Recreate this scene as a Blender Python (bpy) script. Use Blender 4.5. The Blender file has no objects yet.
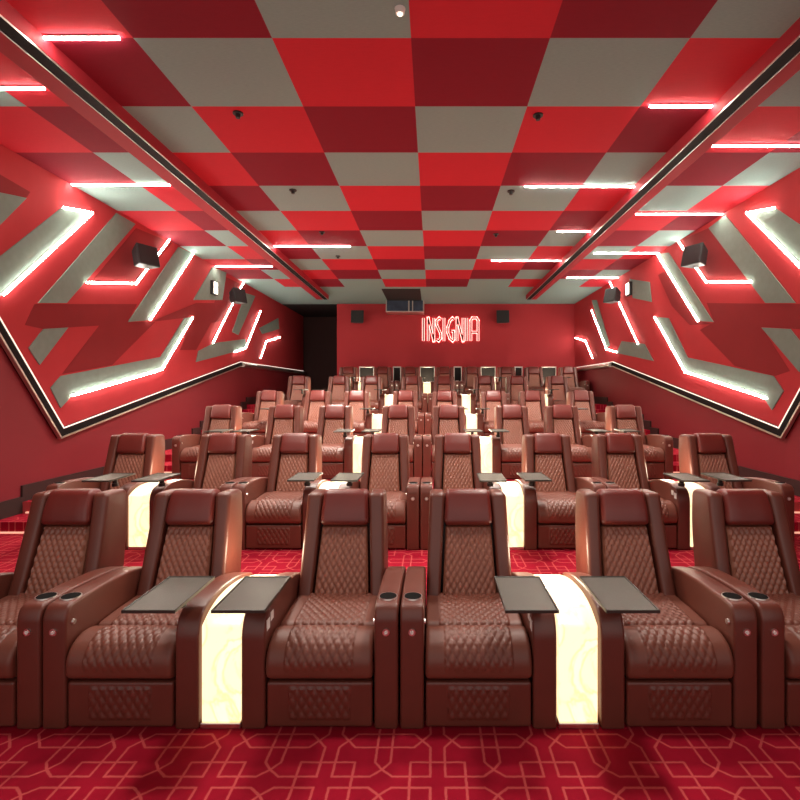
import bpy, bmesh, math, random
from mathutils import Vector
random.seed(4)
S = bpy.context.scene
C = S.collection
CZ, F, VX, VY = 1.74, 500.0, 432.5, 390.0        # eye height, focal length in pixels, vanishing point
H = 2.72                                          # ceiling above the eye
XL, XR, YB = -4.78, 4.49, 15.8                    # faces of side walls, back wall
ZC = CZ + H

# ------------------------------------------------------------------ materials
def mat(name, col, rough=.6, metal=0, spec=.5, emit=None, es=0, bump=0, bscale=200, var=0, vscale=6, stretch=None, coat=0):
    m = bpy.data.materials.new(name); m.use_nodes = True
    nt = m.node_tree; b = nt.nodes['Principled BSDF']
    b.inputs['Base Color'].default_value = (*col, 1)
    b.inputs['Roughness'].default_value = rough
    b.inputs['Metallic'].default_value = metal
    b.inputs['Specular IOR Level'].default_value = spec
    b.inputs['Coat Weight'].default_value = coat
    if emit:
        b.inputs['Emission Color'].default_value = (*emit, 1)
        b.inputs['Emission Strength'].default_value = es
    tc = nt.nodes.new('ShaderNodeTexCoord')
    src = tc.outputs['Object']
    if stretch:
        mp = nt.nodes.new('ShaderNodeMapping'); mp.inputs['Scale'].default_value = stretch
        nt.links.new(src, mp.inputs[0]); src = mp.outputs[0]
    if var:
        n = nt.nodes.new('ShaderNodeTexNoise'); n.inputs['Scale'].default_value = vscale; n.inputs['Detail'].default_value = 5
        nt.links.new(src, n.inputs['Vector'])
        mx = nt.nodes.new('ShaderNodeMix'); mx.data_type = 'RGBA'
        mx.inputs['A'].default_value = (*[c * (1 - var) for c in col], 1)
        mx.inputs['B'].default_value = (*[min(1, c * (1 + var)) for c in col], 1)
        nt.links.new(n.outputs['Fac'], mx.inputs['Factor']); nt.links.new(mx.outputs['Result'], b.inputs['Base Color'])
    if bump:
        n = nt.nodes.new('ShaderNodeTexNoise'); n.inputs['Scale'].default_value = bscale; n.inputs['Detail'].default_value = 3
        nt.links.new(src, n.inputs['Vector'])
        bp = nt.nodes.new('ShaderNodeBump'); bp.inputs['Strength'].default_value = bump; bp.inputs['Distance'].default_value = .003
        nt.links.new(n.outputs['Fac'], bp.inputs['Height']); nt.links.new(bp.outputs[0], b.inputs['Normal'])
    return m

M = {}
M['leather'] = mat('maroon_leather', (.130, .033, .021), .38, bump=.25, bscale=160, var=.18, vscale=7, spec=.6)
M['quilt'] = mat('lit_quilted_leather', (.28, .100, .062), .36, bump=.2, bscale=160, var=.15, vscale=9, spec=.7)  # tan quilted leather, lightened further so its colour carries the highlights
M['seat'] = mat('dim_seat_leather', (.155, .046, .029), .46, bump=.2, bscale=160, var=.15, vscale=9, spec=.5)  # darkened copy of the quilted leather, dimmer seat tops put into its colour
M['headrest'] = mat('headrest_leather', (.15, .021, .016), .36, bump=.25, bscale=160, var=.15, vscale=7, spec=.6)
M['dark'] = mat('black_plastic', (.012, .011, .011), .45, bump=.1, bscale=80)
M['cup'] = mat('cup_dark', (.004, .004, .004), .8, spec=.1)
M['steel'] = mat('brushed_steel', (.75, .73, .70), .28, 1, bump=.1, bscale=90)
M['white'] = mat('white_plastic', (.8, .79, .75), .4, bump=.05)
M['tray'] = mat('tray_laminate', (.068, .063, .048), .42, bump=.2, bscale=300, var=.12, vscale=20)
M['trayrim'] = mat('tray_rim', (.03, .026, .02), .35, bump=.1)
M['red'] = mat('scarlet_fabric', (.57, .024, .042), .85, spec=.15, bump=.4, bscale=60, var=.07, vscale=14, stretch=(1, 6, 6))
M['dred'] = mat('crimson_fabric', (.235, .010, .026), .85, spec=.15, bump=.4, bscale=60, var=.08, vscale=14, stretch=(1, 6, 6))
M['grey'] = mat('grey_fabric', (.25, .375, .355), .85, spec=.15, bump=.5, bscale=50, var=.16, vscale=22, stretch=(1, 8, 8))
M['wred'] = mat('scarlet_wall_fabric', (.46, .040, .048), .8, spec=.2, bump=.3, bscale=80, var=.08, vscale=3)
M['wdred'] = mat('crimson_wall_fabric', (.25, .022, .026), .8, spec=.2, bump=.3, bscale=80, var=.08, vscale=3)
M['wgrey'] = mat('grey_wall_fabric', (.20, .27, .235), .85, spec=.15, bump=.4, bscale=70, var=.12, vscale=12)
M['lower'] = mat('maroon_wall_paint', (.235, .024, .032), .6, spec=.3, bump=.15, bscale=40, var=.1, vscale=1.2)
M['black'] = mat('matt_black', (.013, .011, .011), .8, bump=.2, bscale=60)
M['corr'] = mat('dark_corridor', (.045, .015, .014), .8, bump=.2, bscale=40)  # very dark base colour for the corridor walls
M['skirt'] = mat('dark_skirting', (.035, .022, .02), .5, bump=.2, bscale=40)
M['channel'] = mat('black_channel', (.012, .010, .010), .75, spec=.15, var=.5, vscale=25, bump=.3, bscale=60)
M['silver'] = mat('silver_edging', (.62, .57, .52), .3, .9, bump=.1, bscale=40)
M['spk'] = mat('speaker_cabinet', (.022, .022, .024), .5, bump=.3, bscale=120)
M['grille'] = mat('speaker_grille', (.012, .012, .013), .6, bump=.8, bscale=260)
M['glass'] = mat('port_glass', (.07, .09, .14), .08, .3, bump=.05, bscale=6, var=.6, vscale=4)
M['bar'] = mat('light_diffuser', (.9, .88, .8), .5, emit=(1, .93, .80), es=25)
M['cbar'] = mat('ceiling_light_diffuser', (.9, .88, .8), .5, emit=(1, .93, .80), es=30)
M['edge'] = mat('edge_light', (.9, .88, .8), .5, emit=(1, .82, .7), es=.35)
M['step'] = mat('step_light', (.9, .6, .5), .5, emit=(1, .45, .3), es=.3)
M['neon'] = mat('neon_glow', (1, .6, .55), .5, emit=(1, .42, .38), es=1.2)
M['signface'] = mat('letter_face', (.22, .05, .04), .4, .3)
M['lens'] = mat('lamp_lens', (.9, .88, .8), .3, emit=(1, .9, .75), es=3)
M['beam'] = mat('beam_fabric', (.36, .018, .03), .7, spec=.2, bump=.2, bscale=60)
M['backwall'] = mat('back_wall_fabric', (.40, .034, .042), .75, spec=.2, bump=.2, bscale=60, var=.06, vscale=1.5)
# marble onyx, lit from inside
m = mat('glowing_onyx', (.8, .7, .5), .25)
nt = m.node_tree; b = nt.nodes['Principled BSDF']
tc = nt.nodes.new('ShaderNodeTexCoord'); n = nt.nodes.new('ShaderNodeTexNoise')
n.inputs['Scale'].default_value = 3.2; n.inputs['Detail'].default_value = 7; n.inputs['Distortion'].default_value = 1.6
cr_ = nt.nodes.new('ShaderNodeValToRGB'); e = cr_.color_ramp.elements
e[0].position = .44; e[0].color = (1, .76, .42, 1); e[1].position = .54; e[1].color = (1, .80, .48, 1)
x = cr_.color_ramp.elements.new(.49); x.color = (.85, .56, .24, 1)
nt.links.new(tc.outputs['Object'], n.inputs['Vector']); nt.links.new(n.outputs['Fac'], cr_.inputs[0])
nt.links.new(cr_.outputs[0], b.inputs['Emission Color']); b.inputs['Emission Strength'].default_value = .55
M['onyx'] = m
# carpet: interlaced lattice of pale lines on crimson pile
def carpet():
    m = mat('patterned_carpet', (.33, .006, .02), .95, spec=.1)
    nt = m.node_tree; N = nt.nodes; L = nt.links; b = N['Principled BSDF']
    geo = N.new('ShaderNodeNewGeometry')
    wob = N.new('ShaderNodeTexNoise'); wob.inputs['Scale'].default_value = 45
    L.new(geo.outputs['Position'], wob.inputs['Vector'])
    sc = N.new('ShaderNodeVectorMath'); sc.operation = 'MULTIPLY_ADD'; sc.inputs[1].default_value = (.006,) * 3
    L.new(wob.outputs['Color'], sc.inputs[0]); L.new(geo.outputs['Position'], sc.inputs[2])
    sp = N.new('ShaderNodeSeparateXYZ'); L.new(sc.outputs[0], sp.inputs[0])
    def mth(op, a, b_=None, c=None):
        q = N.new('ShaderNodeMath'); q.operation = op
        for i, v in enumerate((a, b_, c)):
            if v is None: continue
            if isinstance(v, (int, float)): q.inputs[i].default_value = v
            else: L.new(v, q.inputs[i])
        return q.outputs[0]
    fu = mth('PINGPONG', mth('ADD', sp.outputs[0], .229 + .512 * 40), .256)
    fv = mth('PINGPONG', mth('ADD', mth('MULTIPLY', sp.outputs[1], -1), 2.53 - .0465 + .523 * 80), .2615)
    cb = N.new('ShaderNodeCombineXYZ'); L.new(fu, cb.inputs[0]); L.new(fv, cb.inputs[1])
    segs = [((0, .0465), (.143, .0465)), ((.143, .0465), (.1825, 0)), ((.1825, 0), (.222, .0465)), ((.222, .0465), (.222, .23)),
            ((.222, .23), (.05, .23)), ((.05, .23), (0, .189)), ((0, .189), (.036, .1435)), ((.036, 0), (.036, .1435)),
            ((.13, .1435), (.256, .1435)), ((.13, .1435), (.13, .2615))]
    best = None
    for A, B in segs:
        d = (B[0] - A[0], B[1] - A[1]); dd = d[0] ** 2 + d[1] ** 2
        s1 = N.new('ShaderNodeVectorMath'); s1.operation = 'SUBTRACT'; L.new(cb.outputs[0], s1.inputs[0]); s1.inputs[1].default_value = (*A, 0)
        dt = N.new('ShaderNodeVectorMath'); dt.operation = 'DOT_PRODUCT'; L.new(s1.outputs[0], dt.inputs[0]); dt.inputs[1].default_value = (d[0] / dd, d[1] / dd, 0)
        h = mth('MULTIPLY', dt.outputs['Value'], 1); h.node.use_clamp = True
        s2 = N.new('ShaderNodeVectorMath'); s2.operation = 'SCALE'; s2.inputs[0].default_value = (*d, 0); L.new(h, s2.inputs['Scale'])
        s3 = N.new('ShaderNodeVectorMath'); s3.operation = 'DISTANCE'; L.new(s1.outputs[0], s3.inputs[0]); L.new(s2.outputs[0], s3.inputs[1])
        best = s3.outputs['Value'] if best is None else mth('MINIMUM', best, s3.outputs['Value'])
    mr = N.new('ShaderNodeMapRange'); mr.inputs['From Min'].default_value = .0042; mr.inputs['From Max'].default_value = .0072
    mr.inputs['To Min'].default_value = 1; mr.inputs['To Max'].default_value = 0; L.new(best, mr.inputs['Value'])
    nz = N.new('ShaderNodeTexNoise'); nz.inputs['Scale'].default_value = 9; nz.inputs['Detail'].default_value = 6
    L.new(geo.outputs['Position'], nz.inputs['Vector'])
    base = N.new('ShaderNodeMix'); base.data_type = 'RGBA'; base.inputs['A'].default_value = (.23, .004, .016, 1); base.inputs['B'].default_value = (.38, .007, .027, 1)
    L.new(nz.outputs['Fac'], base.inputs['Factor'])
    mx = N.new('ShaderNodeMix'); mx.data_type = 'RGBA'; mx.inputs['B'].default_value = (.56, .085, .085, 1)
    L.new(mth('MULTIPLY', mr.outputs[0], .85), mx.inputs['Factor']); L.new(base.outputs['Result'], mx.inputs['A'])
    L.new(mx.outputs['Result'], b.inputs['Base Color'])
    pz = N.new('ShaderNodeTexNoise'); pz.inputs['Scale'].default_value = 420
    L.new(geo.outputs['Position'], pz.inputs['Vector'])
    bp = N.new('ShaderNodeBump'); bp.inputs['Strength'].default_value = .5; bp.inputs['Distance'].default_value = .004
    L.new(pz.outputs['Fac'], bp.inputs['Height']); L.new(bp.outputs[0], b.inputs['Normal'])
    return m
M['carpet'] = carpet()

# ------------------------------------------------------------------ mesh helpers
def mesh_obj(name, vs, fs, mt, parent=None, smooth=True, idx=None, sharp=35):
    me = bpy.data.meshes.new(name); me.from_pydata(vs, [], fs); me.update()
    mts = mt if isinstance(mt, (list, tuple)) else [mt]
    for q in mts: me.materials.append(M[q])
    if idx: me.polygons.foreach_set('material_index', idx)
    bm = bmesh.new(); bm.from_mesh(me); bmesh.ops.recalc_face_normals(bm, faces=bm.faces)
    big = [f for f in bm.faces if len(f.verts) > 4]
    if big: bmesh.ops.triangulate(bm, faces=big)
    bm.to_mesh(me); bm.free()
    if smooth:
        me.polygons.foreach_set('use_smooth', [True] * len(me.polygons)); me.set_sharp_from_angle(angle=math.radians(sharp))
    o = bpy.data.objects.new(name, me); C.objects.link(o)
    if parent: o.parent = parent
    return o
class MB:
    def __init__(s): s.v = []; s.f = []; s.i = []
    def box(s, x0, x1, y0, y1, z0, z1, k=0):
        n = len(s.v)
        s.v += [(x0, y0, z0), (x1, y0, z0), (x1, y1, z0), (x0, y1, z0), (x0, y0, z1), (x1, y0, z1), (x1, y1, z1), (x0, y1, z1)]
        s.f += [tuple(n + j for j in q) for q in ((0, 3, 2, 1), (4, 5, 6, 7), (0, 1, 5, 4), (1, 2, 6, 5), (2, 3, 7, 6), (3, 0, 4, 7))]
        s.i += [k] * 6; return s
    def prism(s, a, b, k=0):                      # two rings of equal length
        n = len(s.v); m = len(a); s.v += [tuple(p) for p in a] + [tuple(p) for p in b]
        s.f += [tuple(range(n, n + m)), tuple(range(n + m, n + 2 * m))] + [(n + j, n + (j + 1) % m, n + m + (j + 1) % m, n + m + j) for j in range(m)]
        s.i += [k] * (m + 2); return s
    def cyl(s, c, ax, r, h, seg=20, r2=None, k=0):
        ax = Vector(ax).normalized(); t = ax.orthogonal().normalized(); u = ax.cross(t); c = Vector(c); r2 = r if r2 is None else r2
        A = [c + (t * math.cos(2 * math.pi * j / seg) + u * math.sin(2 * math.pi * j / seg)) * r for j in range(seg)]
        B = [c + ax * h + (t * math.cos(2 * math.pi * j / seg) + u * math.sin(2 * math.pi * j / seg)) * r2 for j in range(seg)]
        return s.prism(A, B, k)
    def make(s, name, mt, parent=None, smooth=False, multi=False):
        return mesh_obj(name, s.v, s.f, mt, parent, smooth, s.i if multi else None)
def bevel(o, w, seg=2):
    md = o.modifiers.new('bevel', 'BEVEL'); md.width = w; md.segments = seg; md.limit_method = 'ANGLE'
    return o
def roundpoly(pts, rad, seg=5):
    out = []; n = len(pts)
    for i in range(n):
        p = Vector(pts[i]); a = Vector(pts[i - 1]); b = Vector(pts[(i + 1) % n]); r = rad[i] if isinstance(rad, (list, tuple)) else rad
        d1 = (a - p); d2 = (b - p); r = min(r, d1.length * .48, d2.length * .48)
        if r < 1e-4: out.append(tuple(p)); continue
        s0 = p + d1.normalized() * r; s1 = p + d2.normalized() * r
        for k in range(seg + 1):
            t = k / seg; out.append(tuple(s0 * (1 - t) ** 2 + p * 2 * t * (1 - t) + s1 * t * t))
    return out
def pad(name, prof, x0, x1, r, mt, parent=None, dense=None, ds=.009, dx=.2, disp=None, xf=None, rs=4):
    """an upholstered piece: side profile (y, z) swept across x with rounded ends"""
    pts = []; n = len(prof)
    for i in range(n):
        a = Vector(prof[i]); b = Vector(prof[(i + 1) % n]); L = (b - a).length
        k = max(1, int(math.ceil(L / ds))) if dense and dense((a + b) / 2) else max(1, int(math.ceil(L / .08)))
        pts += [a.lerp(b, j / k) for j in range(k)]
    n = len(pts); nr = []; area = sum(pts[i].x * pts[(i + 1) % n].y - pts[(i + 1) % n].x * pts[i].y for i in range(n))
    sg = 1 if area > 0 else -1; arc = [0]
    for i in range(n):
        t = (pts[(i + 1) % n] - pts[i - 1]).normalized(); nr.append(Vector((t.y, -t.x)) * sg)
        arc.append(arc[-1] + (pts[(i + 1) % n] - pts[i]).length)
    st = [(x0 + r * (1 - math.cos(math.pi / 2 * q / rs)), r * (1 - math.sin(math.pi / 2 * q / rs))) for q in range(rs + 1)]
    k = max(1, int(round((x1 - x0 - 2 * r) / dx)))
    st += [(x0 + r + (x1 - x0 - 2 * r) * q / k, 0) for q in range(1, k)]
    st += [(x0 + x1 - s[0], s[1]) for s in reversed(st[:rs + 1])]
    vs = []; fs = []
    for x, ins in st:
        for i in range(n):
            d = -ins + (disp(x, arc[i], pts[i]) if disp and ins == 0 else 0)
            p = pts[i] + nr[i] * d
            vs.append((xf(x, p.x, p.y) if xf else (x, p.x, p.y)))
    for s in range(len(st) - 1):
        for i in range(n):
            j = (i + 1) % n; fs.append((s * n + i, s * n + j, (s + 1) * n + j, (s + 1) * n + i))
    fs += [tuple(range(n)), tuple(range((len(st) - 1) * n, len(st) * n))]
    return mesh_obj(name, vs, fs, mt, parent, sharp=60)
def quilt(cw, ch, amp, xm, lo=-9, hi=9, sub=0):
    def g(t):
        t = t - math.floor(t); return 1 - abs(2 * t - 1) ** 2.4
    def f(x, s, p):
        if p.x > 8: return 0
        v = s / ch
        if abs(x) > xm or not (lo <= s <= hi): return sub
        return amp * (g(x / cw + v) * g(x / cw - v)) ** .5
    return f
def empty(name, loc, rz=0):
    o = bpy.data.objects.new(name, None); o.empty_display_size = .2; C.objects.link(o); o.location = loc; o.rotation_euler = (0, 0, rz); return o
def tag(o, label, cat, group=None):
    o['label'] = label; o['category'] = cat
    if group: o['group'] = group
    return o
def struct(o):
    if o.parent is None: o['kind'] = 'structure'
    return o

# ------------------------------------------------------------------ room shell
D = [2.56, 4.88, 7.30, 9.67, 11.85, 14.05]        # where each row of armrests begins
FZ = [0, .178, .43, .66, 1.03, 1.365]             # floor height under each row
edges = [-1.5] + [D[k - 1] + 1.06 for k in range(1, 6)] + [18.6]
fb = MB()
for k in range(6):
    fb.box(XL - .04, XR + .04, edges[k], edges[k + 1], -.3 if k == 0 else FZ[k - 1] - .05, FZ[k])
aisle = [(5.45, 5.85, .30), (5.85, 5.95, .43), (7.9, 8.36, .545), (10.0, 10.35, .78), (10.35, 10.73, .91), (12.2, 12.55, 1.14), (12.55, 12.91, 1.25)]
for y0, y1, z in aisle:
    for a, b_ in ((XL - .03, -3.88), (3.62, XR + .03)): fb.box(a, b_, y0, y1, z - .3, z)
struct(fb.make('floor', 'carpet'))

cb = MB()
kx = [k * H for k in (-.85, -.456, -.061, .334, .732)]
xs = [-2.98] + kx + [2.68]
def row(r): return 3.864 + .932 * (r - 1)
def cq(x0, x1, y0, y1, k): cb.box(x0, x1, y0, y1, ZC, ZC + .06, k)
for r in range(-4, 11):
    for c in range(6): cq(xs[c], xs[c + 1], row(r), row(r + 1), (0, 1, 2)[(c - 1 + r - 1) % 3])
    cq(-3.89, -2.98, row(r), row(r + 1), r % 3); cq(XL - .04, -3.89, row(r), row(r + 1), (r + 2) % 3)
    cq(2.68, 3.86, row(r), row(r + 1), (r + 2) % 3); cq(3.86, XR + .04, row(r), row(r + 1), r % 3)
for i, (a, b_) in enumerate(zip([XL - .04, -3.3, -1.3, .9, 2.9], [-3.3, -1.3, .9, 2.9, XR + .04])): cq(a, b_, row(11), YB + .05, 0)
cq(XL - .04, -3.02, YB + .05, 18.6, 3)
struct(cb.make('ceiling', ['grey', 'red', 'dred', 'black'], multi=True))

# downstand beams with a black slot along the inner edge
def beam(name, xi, xo, sgn):
    y0, y1, zb = -1.5, 14.35, ZC - .13
    b_ = MB(); b_.box(min(xi, xo), max(xi, xo), y0, y1, zb + .004, ZC + .02)
    o = struct(b_.make(name, 'beam')); bevel(o, .006)
    t = MB(); xa = xi + sgn * .012; xb = xi + sgn * .125; t.box(min(xa, xb), max(xa, xb), y0, y1 - .05, zb - .004, zb + .02)
    t.make('black_slot', 'channel', o)
    t = MB()
    for xx in (xi + sgn * .006, xi + sgn * .131): t.box(xx - .003, xx + .003, y0, y1 - .03, zb - .008, zb + .01)
    t.make('metal_edging', 'silver', o)
beam('trim_1', -2.98, -3.32, -1)
beam('trim_2', 2.68, 2.98, 1)

def wallpt(px, py, X):
    Y = abs(X) * F / abs(px - VX); return (Y, CZ + (VY - py) * Y / F)
w = MB(); w.box(XL - .14, XL - .04, -1.5, 18.6, -.3, ZC + .06); wl = struct(w.make('wall_left', 'lower'))
w = MB(); w.box(XR + .04, XR + .14, -1.5, YB + .1, -.3, ZC + .06); wr = struct(w.make('wall_right', 'lower'))
w = MB(); w.box(-3.02, XR + .14, YB, YB + .1, .9, ZC + .06); struct(w.make('wall_back', 'backwall'))
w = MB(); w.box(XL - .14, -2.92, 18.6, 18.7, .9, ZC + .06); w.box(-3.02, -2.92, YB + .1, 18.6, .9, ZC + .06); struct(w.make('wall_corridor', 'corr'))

border = [(4.05, ZC), (6.45, CZ - .50), (12.4, CZ + .69), (18.5, CZ + .69)]
def acoustic(X, sg, yend, parent, polys):
    """raised fabric panelling with inlaid grey and crimson stripes; sg points into the room"""
    b_ = MB()
    def add(poly, x0, x1, k): b_.prism([(x0, y, z) for y, z in poly], [(x1, y, z) for y, z in poly], k)
    n_ = 0
    add([border[0], border[1], border[2], (yend, border[2][1]), (yend, ZC)], X - sg * .05, X, 0)
    for k, poly in polys:
        pts = [wallpt(px, py, X) for px, py in poly]
        pts = [(min(max(y, 2), yend - .02), min(z, ZC - .005)) for y, z in pts]
        n_ += 1; add(pts, X - sg * (.003 + .0004 * n_), X + sg * ((.004 if k == 1 else .009) + .0003 * n_), k)
    return b_.make('acoustic_panelling', ['wred', 'wdred', 'wgrey'], parent, multi=True)
LP = [(1, [(34, 304), (137, 304), (127.5, 322), (155, 322), (112, 365), (62, 374), (99, 325.6), (43, 329), (25, 325)]),
      (1, [(136, 228), (172, 243), (140, 280), (92, 281)]), (1, [(-60, 165), (-20, 163), (30, 192), (26, 198), (-60, 180)]),
      (1, [(222, 275), (244, 286), (226, 320), (200, 325), (214, 304)]), (1, [(150, 322), (196, 303), (222, 303), (196, 350), (180, 350), (192, 317)]),
      (2, [(-60, 180), (26, 198), (-60, 285)]), (2, [(62, 207), (91, 213), (0, 296), (-70, 358), (-70, 318), (0, 256)]),
      (2, [(116, 213), (135, 224), (66, 303), (37.5, 303)]), (2, [(178, 247), (193, 254), (150, 320), (127.5, 322)]),
      (2, [(43, 329), (67.5, 327.5), (39, 365), (28, 348)]),
      (2, [(184, 318), (192, 317), (162.6, 370), (71, 396), (60, 408), (50, 388), (60, 376), (160, 357)]),
      (2, [(212, 267), (226, 272), (222, 300), (193, 300)]), (2, [(245, 293), (255, 296), (238, 335), (232, 332)]),
      (2, [(198, 351), (213.5, 343), (245, 339), (246, 349), (230, 353), (195.6, 362)]), (2, [(259, 328), (278, 318), (279, 329), (262, 334)])]
RP = [(1, [(707, 303), (815, 304), (815, 330), (762, 327), (790, 371), (775, 376), (735, 366), (700, 330), (714, 322)]),
      (1, [(679, 241), (709, 228), (752, 280), (708, 281)]), (1, [(716, 324), (690, 325), (672, 306), (658, 275), (672, 268), (699, 321)]),
      (2, [(776, 208), (870, 272), (870, 330), (748, 213)]), (2, [(709, 228), (726, 215), (796, 303), (766, 303)]),
      (2, [(658, 254), (669, 252.5), (714, 322), (699, 321)]), (2, [(656, 317), (669, 318), (688, 357.5), (774, 376), (784, 391), (772.5, 410), (765, 399), (686, 372)]),
      (2, [(762, 327.5), (791, 329), (806, 348), (800, 372)]), (2, [(630, 279), (650, 282), (652, 302), (633, 298)]),
      (2, [(622, 341), (645, 344), (654, 361), (617, 353)]), (2, [(592, 300), (597, 300), (610, 345), (606, 350)])]
acoustic(XL, 1, 18.5, wl, LP)
acoustic(XR, -1, YB, wr, RP)

# black channel with lit inner edge and silver outer edge along the foot of the panelling
def strip(pts, w0, w1, x0, x1, b_):
    """band between offsets w0 and w1 below the polyline, in the wall plane"""
    P = [Vector(p) for p in pts]; nn = []
    for i in range(len(P)):
        d = (P[min(i + 1, len(P) - 1)] - P[max(i - 1, 0)])
        a = (P[i] - P[i - 1]).normalized() if i else None; c = (P[i + 1] - P[i]).normalized() if i < len(P) - 1 else None
        if a is None: a = c
        if c is None: c = a
        na = Vector((a.y, -a.x)); nc = Vector((c.y, -c.x)); h = (na + nc).normalized(); nn.append(h / max(.4, h.dot(na)))
    for i in range(len(P) - 1):
        q = [P[i] - nn[i] * -w0, P[i + 1] - nn[i + 1] * -w0, P[i + 1] - nn[i + 1] * -w1, P[i] - nn[i] * -w1]
        b_.prism([(x0, *v) for v in q], [(x1, *v) for v in q])
for nm, X, sg, ye in (('trim_3', XL, 1, 18.45), ('trim_4', XR, -1, YB - .02)):
    bd = border[:3] + [(ye, border[2][1])]
    # border runs downwards then back, so its normal (dy, -dx) points down and out of the panel
    fl = 1
    t = MB(); strip(bd, -.02, .105, X - sg * .04, X + sg * .02, t); o = struct(t.make(nm, 'channel'))
    t = MB(); strip(bd, -.018, -.002, X + sg * .0, X + sg * .026, t); t.make('edge_light', 'edge', o)
    t = MB(); strip(bd, .09, .112, X - sg * .02, X + sg * .03, t); t.make('metal_edging', 'silver', o)
    t = MB(); n_ = 24
    for j in range(n_):
        ya = 12.5 + (ye - 12.5) * j / n_; t.cyl((X + sg * .05, ya, CZ + .63), (0, 1, 0), .055, (ye - 12.5) / n_ * 1.01, 12)
    t.make('padded_rail', 'silver', o, smooth=True)

# dark skirting following the steps
for nm, X, sg in (('baseboard_left', XL - .04, 1), ('baseboard_right', XR + .04, -1)):
    segs = [(-1.5, edges[1], 0), (edges[1], 5.45, .178), (5.45, 5.85, .30), (5.85, 7.9, .43), (7.9, 8.36, .545), (8.36, 10, .66), (10, 10.35, .78), (10.35, 10.73, .91),
            (10.73, 12.2, 1.03), (12.2, 12.55, 1.14), (12.55, 12.91, 1.25), (12.91, 15.78, 1.365)]
    b_ = MB(); i = 0
    for y0, y1, z in segs: b_.box(min(X, X + sg * .025), max(X, X + sg * .025), y0, y1, z - .02, z + .19)
    struct(b_.make(nm, 'skirt'))

# ------------------------------------------------------------------ light bars
def tube_mb(pts, half, thick_dir, th):
    """square section bar along a polyline of 3-D points lying on a surface whose inward normal is thick_dir"""
    b_ = MB(); P = [Vector(p) for p in pts]; nrm = Vector(thick_dir)
    for i in range(len(P) - 1):
        d = (P[i + 1] - P[i]).normalized(); s = d.cross(nrm).normalized() * half
        a = P[i] - d * (half if i else 0); b2 = P[i + 1] + d * (half if i < len(P) - 2 else 0)
        b_.prism([a - s, a + s, a + s + nrm * th, a - s + nrm * th], [b2 - s, b2 + s, b2 + s + nrm * th, b2 - s + nrm * th])
    return b_
def lightbar(pts, nrm, half, dm, label, cat, group):
    c = sum((Vector(p) for p in pts), Vector()) / len(pts); nv = Vector(nrm)
    r = empty(cat.replace(' ', '_'), c)
    o = tube_mb([Vector(p) - c for p in pts], half * 1.25, nrm, .014).make('channel', 'silver', r)
    o = tube_mb([Vector(p) - c + nv * .006 for p in pts], half, nrm, .018).make('diffuser', dm, r)
    tag(r, label, cat, group)
WB = [('left', [(62, 207.5), (91, 213), (2, 294.5)], 'hooked light bar nearest the camera, high on the left wall'),
      ('left', [(85.5, 282.5), (135, 283.6), (169, 239)], 'elbow-shaped light bar passing behind the nearer left wall speaker'),
      ('left', [(192, 254), (149, 320)], 'straight slanting light bar along a grey stripe just beyond the nearer left speaker'),
      ('left', [(71, 395.5), (161, 369.5), (192, 317)], 'long angled light bar low on the left wall, nearest the black channel'),
      ('left', [(243, 282), (212, 343)], 'straight slanting light bar passing behind the farther left wall speaker'),
      ('left', [(260, 311), (245, 348), (234, 352)], 'short-footed light bar beyond the farther left wall speaker'),
      ('left', [(279.5, 337), (265.7, 341.6), (260, 358)], 'smallest bent light bar at the back end of the left wall'),
      ('right', [(776, 208), (748, 213), (803, 268)], 'hooked light bar nearest the camera, high on the right wall'),
      ('right', [(752, 281.7), (707, 281.7), (679, 241)], 'elbow-shaped light bar passing behind the nearer right wall speaker'),
      ('right', [(658, 254), (699, 321)], 'straight slanting light bar along a grey stripe just beyond the nearer right speaker'),
      ('right', [(655.5, 317), (686, 371.7), (767, 398)], 'long angled light bar low on the right wall, nearest the black channel'),
      ('right', [(610, 281), (638.6, 343.6)], 'straight slanting light bar passing behind the farther right wall speaker'),
      ('right', [(592, 310), (607, 349), (617, 352)], 'short-footed light bar beyond the farther right wall speaker'),
      ('right', [(576, 338), (586, 341), (593, 358)], 'smallest bent light bar at the back end of the right wall')]
for side, px, lab in WB:
    X, sg = (XL + .010, 1) if side == 'left' else (XR - .010, -1)
    pts = [(X, *wallpt(a, b_, abs(X))) for a, b_ in px]
    lightbar(pts, (sg, 0, 0), .014, 'bar', 'white ' + lab, 'wall light', 'light bars on the side walls')
CB = [(44, 119, 36, 'left of the central ceiling, nearest the camera and touching the left beam'), (-40, 44, 86.5, 'outside the left beam, nearest the camera and cut by the photo edge'),
      (65, 170, 183.5, 'outside the left beam, above the hooked bar of the left wall'), (274, 350, 245.5, 'left of the central ceiling, far back beside the left beam'),
      (209, 272, 265.7, 'outside the left beam, the farthest on that side'), (650, 712, 104.5, 'right of the central ceiling, nearest the camera and touching the right beam'),
      (712.5, 830, 144.5, 'outside the right beam, nearest the camera and cut by the photo edge'), (525, 635, 185.3, 'right of the central ceiling, long one behind the nearest'),
      (557.5, 591.5, 230.5, 'right of the central ceiling, the shortest one beside the right beam'), (636, 725, 213, 'outside the right beam, second from the camera, above the nearer right speaker'),
      (491.5, 565, 260, 'right of the central ceiling, the farthest long one'), (594, 660, 252.3, 'outside the right beam, third from the camera'),
      (567, 620, 277, 'outside the right beam, the farthest on that side')]
for x0, x1, y, lab in CB:
    Y = F * H / (VY - y); a, b_ = (x0 - VX) * Y / F, (x1 - VX) * Y / F
    lightbar([(max(a, XL + .03), Y, ZC), (min(b_, XR - .03), Y, ZC)], (0, 0, -1), .013, 'cbar', 'white bar ' + lab, 'ceiling light', 'light bars on the ceiling')

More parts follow.
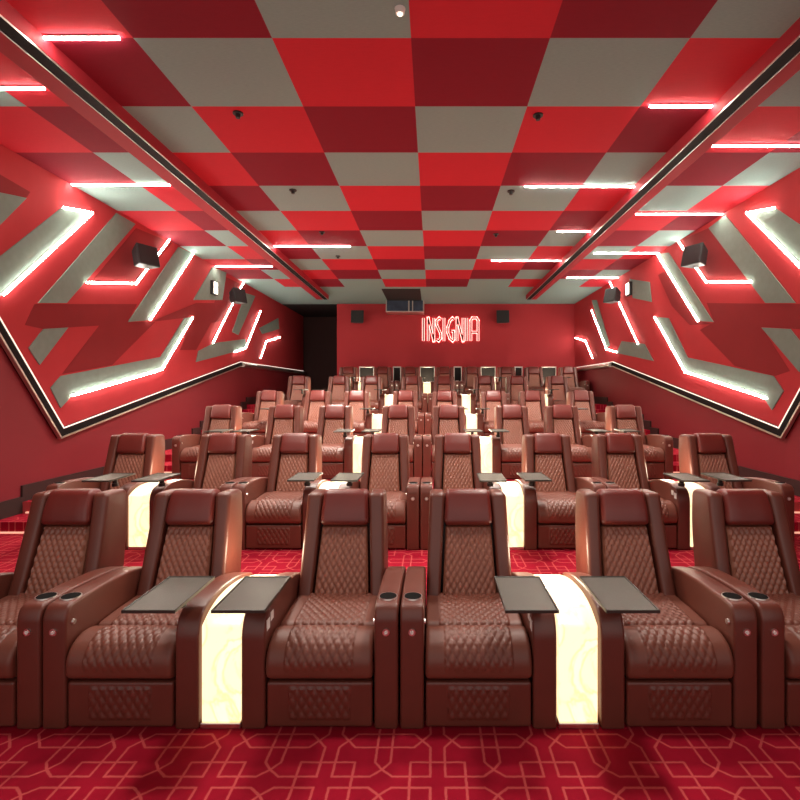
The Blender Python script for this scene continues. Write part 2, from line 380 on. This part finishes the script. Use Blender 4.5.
# ------------------------------------------------------------------ recliners
def w_k(z): return min(1.1, max(0, (z - .43) / .6))
def bx(x, y, z):                                   # the back narrows upwards
    a = abs(x); t = min(1, max(0, (a - .172) / .103)); k = (1 - .19 * w_k(z)) * (1 - t) + (1 - .075 * w_k(z)) * t
    return (x * k, y, z)
def protos():
    P = {}
    front = [(.60, .42), (.640, .55), (.688, .69), (.742, .84)]
    ins = front + [(.80, .84), (.70, .42)]
    P['backrest'] = pad('backrest', ins, -.172, .172, .012, 'quilt', dense=lambda p: p.x < .60 + (p.y - .42) * .35 + .03 and p.y < .839, ds=.0085, dx=.0056,
                        disp=lambda x, s, p, q=quilt(.041, .068, .014, .166): q(x, s, p) if p.x < .60 + (p.y - .42) * .35 + .02 and .424 < p.y < .836 else 0, xf=bx)
    hr = roundpoly([(.76, .838), (.700, .862), (.716, .95), (.775, 1.078), (.90, 1.06), (.85, .838)], [.02, .04, .08, .045, .05, .03], 6)
    P['headrest'] = pad('headrest', hr, -.183, .183, .034, 'headrest', dx=.08, xf=bx)
    wg = roundpoly([(.575, .40), (.625, .55), (.675, .72), (.735, .93), (.765, 1.055), (.99, 1.045), (.985, .80), (.90, .40), (.86, .12), (.66, .12)],
                   [.02, .15, .15, .15, .035, .05, .2, .2, .02, .02], 5)
    for s in (-1, 1):
        P['wing%d' % s] = pad('side_bolster', wg, .186 * s if s > 0 else -.275, .275 if s > 0 else -.186, .024, 'leather', dx=.05, xf=bx)
    P['shell'] = pad('back_shell', roundpoly([(.70, .12), (.80, .84), (.86, 1.02), (.96, 1.02), (.96, .8), (.88, .12)], .03, 3), -.2, .2, .01, 'dark', xf=bx)  # coloured black to put shade into the gaps between the cushions
    seat = roundpoly([(.64, .40), (.64, .445), (.42, .448), (.235, .440), (.205, .40), (.205, .36), (.64, .36)], [.01, .02, .1, .03, .02, .01, .01], 4)
    P['seat_cushion'] = pad('seat_cushion', seat, -.272, .272, .014, 'seat', dense=lambda p: p.y > .405, ds=.0085, dx=.0062,
                            disp=lambda x, s, p, q=quilt(.045, .06, .011, .195): q(x, s, p) if p.y > .425 and p.x < .62 else 0)
    leg = roundpoly([(.205, .38), (.20, .447), (.10, .462), (.015, .425), (-.025, .36), (-.02, .275), (.02, .25), (.20, .25)], [.02, .03, .09, .06, .06, .05, .02, .01], 6)
    def legq(x, s, p, q=quilt(.045, .075, .011, .175)):
        if p.x > .19 or p.y < .30: return 0
        k = min(1, max(0, (p.y - .30) / .05)) * (1 if p.x < .16 else .3); return q(x, s, p) * k
    P['leg_rest'] = pad('leg_rest', leg, -.272, .272, .022, 'seat', dense=lambda p: p.x < .2 and p.y > .29, ds=.0085, dx=.0062, disp=legq)
    ft = roundpoly([(.0, .243), (.0, .012), (.06, .012), (.06, .243)], .015, 4)
    P['foot_panel'] = pad('foot_panel', ft, -.270, .270, .012, 'leather', dense=lambda p: p.x < .005 and .05 < p.y < .23, ds=.0085, dx=.0065,
                          disp=lambda x, s, p, q=quilt(.045, .075, .009, .155): q(x, s, p) if p.x < .005 and .055 < p.y < .215 else 0)
    P['base'] = MB().box(-.268, .268, .06, .86, .0, .36).make('base', 'black')
    arm = roundpoly([(.0, .002), (.0, .575), (.03, .628), (.13, .632), (.30, .632), (.60, .612), (.80, .56), (.84, .002)], [.01, .06, .04, .08, .1, .1, .06, .01], 6)
    P['arm_cup'] = pad('armrest', arm, -.0615, .0615, .016, 'leather', dx=.05)
    arm2 = roundpoly([(.0, .002), (.0, .50), (.045, .585), (.16, .618), (.32, .622), (.55, .595), (.80, .52), (.84, .002)], [.01, .08, .08, .1, .1, .1, .06, .01], 6)
    P['arm_tray'] = pad('armrest', arm2, -.0615, .0615, .014, 'leather', dx=.05)
    b_ = MB(); b_.cyl((0, .125, .618), (0, 0, 1), .053, .0175, 28, .050)
    P['cup'] = b_.make('cup_holder', 'steel')
    b_ = MB(); b_.cyl((0, .125, .60), (0, 0, 1), .0455, .0363, 28)  # solid black disc, its colour imitates the dark of a hollow
    P['cupin'] = b_.make('cup_dark_disc', 'cup')
    b_ = MB(); b_.cyl((0, .004, .50), (0, -1, 0), .019, .010, 20, .018); P['btn'] = b_.make('recline_button', 'steel')
    b_ = MB(); b_.cyl((0, -.005, .50), (0, -1, 0), .0095, .004, 16); P['btnc'] = b_.make('button_cap', 'white')
    for s in (-1, 1):
        b_ = MB(); b_.cyl((-s * .060, .055, .53), (-s, 0, 0), .015, .010, 20, .013); P['sbtn%d' % s] = b_.make('side_button', 'steel')
        b_ = MB(); b_.box(*sorted((-s * .060, -s * .064)), .03, .075, .49, .545); b_.box(*sorted((-s * .060, -s * .064)), .09, .135, .515, .56)
        P['usb%d' % s] = b_.make('charging_port', 'white')
    t = MB(); t.box(-.118, .118, -.205, .205, -.004, .004); P['tray'] = bevel(t.make('tray_table', 'tray'), .003)
    t = MB()
    for a, b2, c, d in ((-.124, .124, -.211, -.203), (-.124, .124, .203, .211), (-.124, -.116, -.203, .203), (.116, .124, -.203, .203)): t.box(a, b2, c, d, -.008, .008)
    P['rim'] = bevel(t.make('tray_rim', 'trayrim'), .002)
    t = MB(); t.cyl((0, .08, -.075), (0, 0, 1), .022, .07, 16); t.box(-.035, .035, -.03, .14, -.02, -.006); t.cyl((0, .08, -.10), (0, 0, 1), .03, .03, 16)
    P['bracket'] = t.make('tray_bracket', 'dark', smooth=True)
    return P
PR = protos()
used = set()
def part(key, parent, loc=(0, 0, 0), rz=0):
    o = PR[key]
    if key in used: o = o.copy(); C.objects.link(o)
    used.add(key); o.parent = parent; o.location = loc; o.rotation_euler = (0, 0, rz); return o
def recliner(x, k, side, label, group, tdx=.30, tdy=0, trz=0):
    r = empty('recliner', (x, D[k], FZ[k]))
    for q in ('base', 'seat_cushion', 'leg_rest', 'foot_panel', 'backrest', 'headrest', 'wing-1', 'wing1', 'shell'): part(q, r)
    c = part('arm_cup', r, (-side * .341, 0, 0))
    cu = part('cup', c); part('cupin', cu)
    bt = part('btn', c); part('btnc', bt)
    part('sbtn%d' % -side, c)
    a = part('arm_tray', r, (side * .341, 0, 0))
    part('usb%d' % side, a)
    t = part('tray', r, (side * tdx, -.055 + tdy, .722), trz)
    part('rim', t); part('bracket', t)
    tag(r, label, 'chair', group)
ORD = ['first', 'second', 'third', 'fourth', 'fifth', 'sixth', 'seventh', 'eighth']
RN = ['front row', 'second row', 'third row', 'fourth row', 'fifth row', 'back row']
seam = [-.171, -.125, -.146, -.155, -.115]
rows = []
rows.append([(-2.415, -1), (-1.60, 1), (-.579, -1), (.236, 1), (1.267, -1), (2.09, 1)])
for k in range(1, 5):
    s = seam[k]; rows.append([(s - 3.2625, 1), (s - 2.2425, -1), (s - 1.4275, 1), (s - .4075, -1), (s + .4075, 1), (s + 1.4275, -1), (s + 2.2425, 1), (s + 3.2625, -1)])
rows.append([(-2.50, 1), (-1.48, -1), (-.665, 1), (.355, -1), (1.17, 1), (2.19, -1), (3.0, 1), (4.02, -1)])
FR = ['maroon leather recliner at the left edge of the front row, cut by the photo edge',
      'maroon front-row recliner with a tray over its right arm, second from the left',
      'maroon front-row recliner just left of the centre, tray over its left arm',
      'maroon front-row recliner just right of the centre, tray over its right arm',
      'maroon front-row recliner right of the wide glowing divider, tray over its left arm',
      'maroon leather recliner at the right edge of the front row, cut by the photo edge']
t1 = [(.3, 0, 0), (.295, 0, .0), (.315, 0, 0), (.222, 0, .0), (.345, 0, 0), (.3, 0, 0)]
for k, rw in enumerate(rows):
    for i, (x, sd) in enumerate(rw):
        if k == 0:
            recliner(x, k, sd, FR[i], 'recliners in the front row', *t1[i])
        else:
            n = len(rw)
            pos = ('at the left end of the ' if i == 0 else 'at the right end of the ' if i == n - 1 else
                   (ORD[i] + ' from the left in the ' if i < n // 2 else ORD[n - 1 - i] + ' from the right in the '))
            recliner(x, k, sd, 'maroon quilted leather recliner ' + pos + RN[k], 'recliners in the ' + RN[k], .30 + random.uniform(-.03, .03), random.uniform(-.02, .02), random.uniform(-.04, .04))

# ------------------------------------------------------------------ glowing dividers
dprof = roundpoly([(.012, .03), (.012, .525), (.10, .57), (.19, .592), (.33, .598), (.55, .572), (.80, .50), (.80, .03)], [.004, .012, .05, .1, .1, .1, .02, .004], 4)
dv_core = pad('glowing_panel', dprof, -.100, .100, .004, 'onyx', dx=.2)
dv_base = bevel(MB().box(-.103, .103, .0, .82, 0, .03).make('plinth', 'steel'), .004)
dv_seam = MB().box(-.0995, .0995, .005, .014, .478, .482).box(-.103, -.0995, .008, .80, .03, .47).box(.0995, .103, .008, .80, .03, .47).make('metal_frame', 'steel')
def divider(x, k, label):
    r = empty('light_divider', (x, D[k] + .005, FZ[k]))
    for o in (dv_core, dv_base):
        if o.parent is not None: o = o.copy(); C.objects.link(o)
        o.parent = r
    tag(r, label, 'divider', 'glowing dividers between recliners')
    l = bpy.data.lights.new('divider_fill', 'POINT'); l.energy = 3.4; l.color = (1, .85, .60); l.shadow_soft_size = .08  # added unseen lamp above the divider, warms the seat sides beside it
    lo = bpy.data.objects.new('divider_fill', l); C.objects.link(lo); lo.location = (x, D[k] + .72, FZ[k] + .70)
bpy.data.objects.remove(dv_seam)
for k, rw in enumerate(rows):
    g = [((rw[i][0] + rw[i + 1][0]) / 2) for i in range(len(rw) - 1) if rw[i + 1][0] - rw[i][0] > .9]
    for j, x in enumerate(g):
        n = len(g)
        if n == 2: pos = ['left-hand one of the two in the front row', 'right-hand one of the two in the front row'][j]
        else: pos = ['leftmost one in the ', 'second from the left in the ', 'second from the right in the ', 'rightmost one in the '][j] + RN[k]
        divider(x, k, 'cream glowing stone divider between recliners, ' + pos)

# screens standing in the gaps behind the back row
BR = rows[5]
names = ['leftmost', 'second from the left', 'third from the left', 'middle one', 'third from the right', 'second from the right', 'rightmost']
for i in range(7):
    xa, xb = BR[i][0] + .27, BR[i + 1][0] - .27; c = (xa + xb) / 2; h = (xb - xa) / 2 - .012
    r = empty('privacy_screen', (c, D[5] + 1.03, FZ[5]))
    MB().box(-h + .02, h - .02, .01, .04, .0, 1.05).make('panel', 'black' if xb - xa < .35 or i % 2 == 0 else 'lower', r)
    f = MB(); f.box(-h, -h + .03, 0, .05, 0, 1.08); f.box(h - .03, h, 0, .05, 0, 1.08); f.box(-h, h, 0, .05, 1.05, 1.085)
    bevel(f.make('frame', 'silver', r), .006)
    tag(r, 'pale-framed dark screen between backrests of the back row, ' + names[i], 'screen', 'screens behind the back row')

# ------------------------------------------------------------------ speakers and fittings
def speaker(X, Y, Z, rz, label, sc=1.0, tilt=-.25):
    r = empty('wall_speaker', (X, Y, Z), rz); r.rotation_euler = (tilt, 0, rz); r.scale = (sc,) * 3
    A = [(-.20, -.13, -.20), (.20, -.13, -.20), (.20, -.13, .20), (-.20, -.13, .20)]
    B = [(-.14, .13, -.15), (.14, .13, -.15), (.14, .13, .15), (-.14, .13, .15)]
    bevel(MB().prism(A, B).make('cabinet', 'spk', r), .012)
    g = MB().box(-.185, .185, -.142, -.131, -.185, .185).make('grille', 'grille', r); bevel(g, .004)
    b_ = MB(); b_.box(-.03, .03, .12, .24, -.02, .02); b_.box(-.06, .06, .22, .235, -.08, .08); b_.make('bracket', 'dark', r)
    tag(r, label, 'speaker', 'black wall speakers')
speaker(XL + .25, 7.86, CZ + 2.08, math.radians(62), 'black speaker on the left wall, the nearer of two', .86)
speaker(XL + .25, 11.6, CZ + 2.16, math.radians(62), 'black speaker on the left wall, the farther of two', .86)
speaker(XR - .25, 8.05, CZ + 2.14, math.radians(-62), 'black speaker on the right wall, the nearer of two', .86)
speaker(XR - .25, 11.75, CZ + 2.20, math.radians(-62), 'black speaker on the right wall, the farther of two', .86)
speaker(-2.32, YB - .27, CZ + 2.25, 0, 'black speaker on the back wall, left of the glowing letters', 1.0, -.15)
speaker(2.17, YB - .27, CZ + 2.25, 0, 'black speaker on the back wall, right of the glowing letters', 1.0, -.15)
# emergency lamps
for X, sg, px, py, lab in ((XL + .012, 1, 212.5, 288, 'small white-faced emergency lamp on the grey triangle of the left wall'), (XR - .012, -1, 630.5, 289, 'small white-faced emergency lamp on the grey patch of the right wall')):
    Y, Z = wallpt(px, py, abs(X)); r = empty('emergency_lamp', (X, Y, Z))
    bevel(MB().box(*sorted((0, sg * .07)), -.11, .11, -.15, .15).make('housing', 'dark', r), .008)
    MB().box(*sorted((sg * .07, sg * .078)), -.08, .08, -.12, .12).make('lens', 'lens', r)
    tag(r, lab, 'emergency light')
# projection port with glass front, under a flat black panel in place of the ceiling's dark recess
r = empty('projection_port', (-.84, 15.2, CZ + 2.40))
f = MB(); f.box(-.58, .58, -.02, .58, -.03, .0); f.box(-.58, .58, -.02, .58, .40, .43); f.box(-.58, -.55, -.02, .58, 0, .40); f.box(.55, .58, -.02, .58, 0, .40)
f.box(.10, .14, -.02, 0, 0, .4); f.box(.22, .25, -.02, 0, 0, .4)
bevel(f.make('housing', 'silver', r), .004)
MB().box(-.55, .55, .02, .03, 0, .40).make('glass_pane', 'glass', r)
f = MB(); f.box(-.50, .05, .1, .5, .03, .33); f.cyl((-.2, .1, .18), (0, -1, 0), .09, .06, 20); f.make('projector', 'dark', r)
f = MB(); f.box(-.03 + .35, .33 + .1, .1, .4, .04, .36); f.make('equipment_box', 'white', r)
f = MB()
for sx in (-.5, .5): f.box(sx - .015, sx + .015, .2, .23, .43, H - 2.40)
f.make('hanger', 'dark', r)
tag(r, 'glass-fronted projection port hanging below the ceiling above the back row', 'projection port')
ho = MB().box(-1.37, -.33, row(11) + .25, 15.15, ZC - .012, ZC + .01).make('ceiling_recess_dark', 'black')  # flat panel whose black colour stands in for the darkness of a recess
tag(ho, 'flat black panel imitating a dark recess in the grey ceiling above the projection port', 'ceiling panel')

# glowing letters, tall thin art-deco capitals made of two-line strokes
def sign():
    x0, z0, s, h = -.36, CZ + 1.55, 1.86 / 315, .72
    r = empty('neon_sign', (0, YB, 0))
    L = {'I': [[(0, 0), (0, 1)]],
         'N': [[(0, 0), (0, 1), (1, 0), (1, 1)]],
         'S': [[(1, .93), (.6, 1), (.1, .9), (.05, .7), (.9, .33), (.95, .12), (.5, 0), (0, .06)]],
         'G': [[(1, .92), (.75, 1), (.4, .88), (.08, .6), (.08, .36), (.4, .1), (.8, 0), (.95, .05), (.95, .42), (.6, .42)]],
         'A': [[(.0, 0), (.0, .9), (.2, 1), (.8, 1), (1, .9), (1, 0)], [(0, .38), (1, .38)]]}
    for ch, a, b_ in (('I', 8, 16), ('N', 38, 68), ('S', 82, 106), ('I', 120, 124), ('G', 140, 176), ('N', 192, 224), ('I', 242, 246), ('A', 266, 304)):
        xa, xb = x0 + a * s, x0 + b_ * s
        g = MB(); fr = MB()
        lines = L[ch] if ch != 'I' else [[(.5, 0), (.5, 1)]]
        for ln in lines:
            pts = [(xa + (xb - xa) * u, -.015, z0 + h * v) for u, v in ln]
            q = tube_mb(pts, .038, (0, -1, 0), .02)
            n = len(g.v); g.v += q.v; g.f += [tuple(n + j for j in t) for t in q.f]; g.i += q.i
            q = tube_mb([(x, -.036, z) for x, y, z in pts], .024, (0, -1, 0), .02)
            n = len(fr.v); fr.v += q.v; fr.f += [tuple(n + j for j in t) for t in q.f]; fr.i += q.i
        lo = g.make('letter', 'neon', r); fr.make('letter_face', 'signface', lo)
    f = MB()
    for u in (.0, .5, 1): f.box(x0 + .02 + u * 1.76, x0 + .05 + u * 1.76, -.02, 0, z0 + .3, z0 + .33)
    f.make('stand_off', 'dark', r)
    tag(r, 'glowing pink-edged thin capital letters on the red back wall', 'sign')
sign()

# ceiling fittings
FX = [(238, 113, 'near the left beam, nearest the camera'), (538, 115, 'on the right-hand squares, nearest the camera'), (293, 190, 'left of centre on the second line of fittings'),
      (511, 191, 'right of centre on the second line of fittings'), (322, 232, 'left of centre, second farthest'), (338, 256, 'left of centre, the farthest one'), (496, 234, 'right of centre, the farthest one')]
FX = [(( px - VX) * H / (VY - py), F * H / (VY - py), lab) for px, py, lab in FX]
FX += [(-1.93, 3.0, 'left of centre, added out of view to brighten the front row'), (1.04, 3.0, 'right of centre, added out of view to brighten the front row')]  # two added lamps out of view, to brighten the front-row backrests
for X, Y, lab in FX:
    r = empty('ceiling_spotlight', (X, Y, ZC))
    b_ = MB(); b_.cyl((0, 0, -.012), (0, 0, 1), .05, .014, 24); b_.make('rim', 'dark', r, smooth=True)
    b_ = MB(); b_.cyl((0, 0, -.05), (0, 0, 1), .022, .04, 20, .026); b_.make('lamp_head', 'dark', r, smooth=True)
    tag(r, 'small dark round ceiling spotlight ' + lab, 'spotlight', 'small ceiling spotlights')
    l = bpy.data.lights.new('spot_glow', 'SPOT'); l.energy = 85 if Y < 4 else 140 if Y < 8 else 290; l.color = (1, .91, .80); l.spot_size = math.radians(125); l.spot_blend = .9; l.shadow_soft_size = .22
    lo = bpy.data.objects.new('spot_glow', l); C.objects.link(lo); lo.location = (X, Y, ZC - .07)
Y = F * H / (VY - 9); r = empty('smoke_detector', ((400 - VX) * Y / F, Y, ZC))
b_ = MB(); b_.cyl((0, 0, -.035), (0, 0, 1), .03, .035, 24, .04); b_.make('body', 'white', r, smooth=True)
b_ = MB(); b_.cyl((0, 0, -.042), (0, 0, 1), .014, .01, 16); b_.make('sensor', 'lens', r, smooth=True)
tag(r, 'small round white detector on the ceiling at the top edge of the photo', 'smoke detector')

# lit nosing on the aisle steps
sn = {5.45: 'lowest', 5.85: 'second', 7.9: 'third', 10.0: 'fourth', 10.35: 'fifth', 12.2: 'sixth', 12.55: 'top'}
zprev = {5.45: .178, 5.85: .30, 7.9: .43, 10.0: .66, 10.35: .78, 12.2: 1.03, 12.55: 1.14}
for y0, y1, z in aisle:
    for side, a, b_ in (('left', XL + .03, -3.9), ('right', 3.64, XR - .03)):
        o = MB().box(a, b_, y0 - .018, y0 - .001, zprev[y0] + .001, zprev[y0] + .018).make('step_light', 'step')
        tag(o, 'thin glowing strip at the foot of the %s visible step in the %s aisle' % (sn[y0], side), 'step light', 'step lights in the aisles')

# ------------------------------------------------------------------ world, camera
wd = bpy.data.worlds.new('world'); S.world = wd; wd.use_nodes = True
wd.node_tree.nodes['Background'].inputs[0].default_value = (1, .89, .82, 1); wd.node_tree.nodes['Background'].inputs[1].default_value = .3
cam = bpy.data.cameras.new('camera'); co = bpy.data.objects.new('camera', cam); C.objects.link(co)
co.location = (0, 0, CZ); co.rotation_euler = (math.pi / 2, 0, 0)
cam.sensor_width = 36; cam.sensor_fit = 'HORIZONTAL'; cam.lens = F / 800 * 36
cam.shift_x = -(VX - 400) / 800; cam.shift_y = (VY - 400) / 800; cam.clip_start = .05
S.camera = co
S.view_settings.view_transform = 'Standard'; S.view_settings.look = 'None'; S.view_settings.gamma = 1; S.view_settings.use_curve_mapping = False
S.view_settings.exposure = 1.45
S.cycles.max_bounces = 8; S.cycles.diffuse_bounces = 4; S.cycles.use_denoising = True
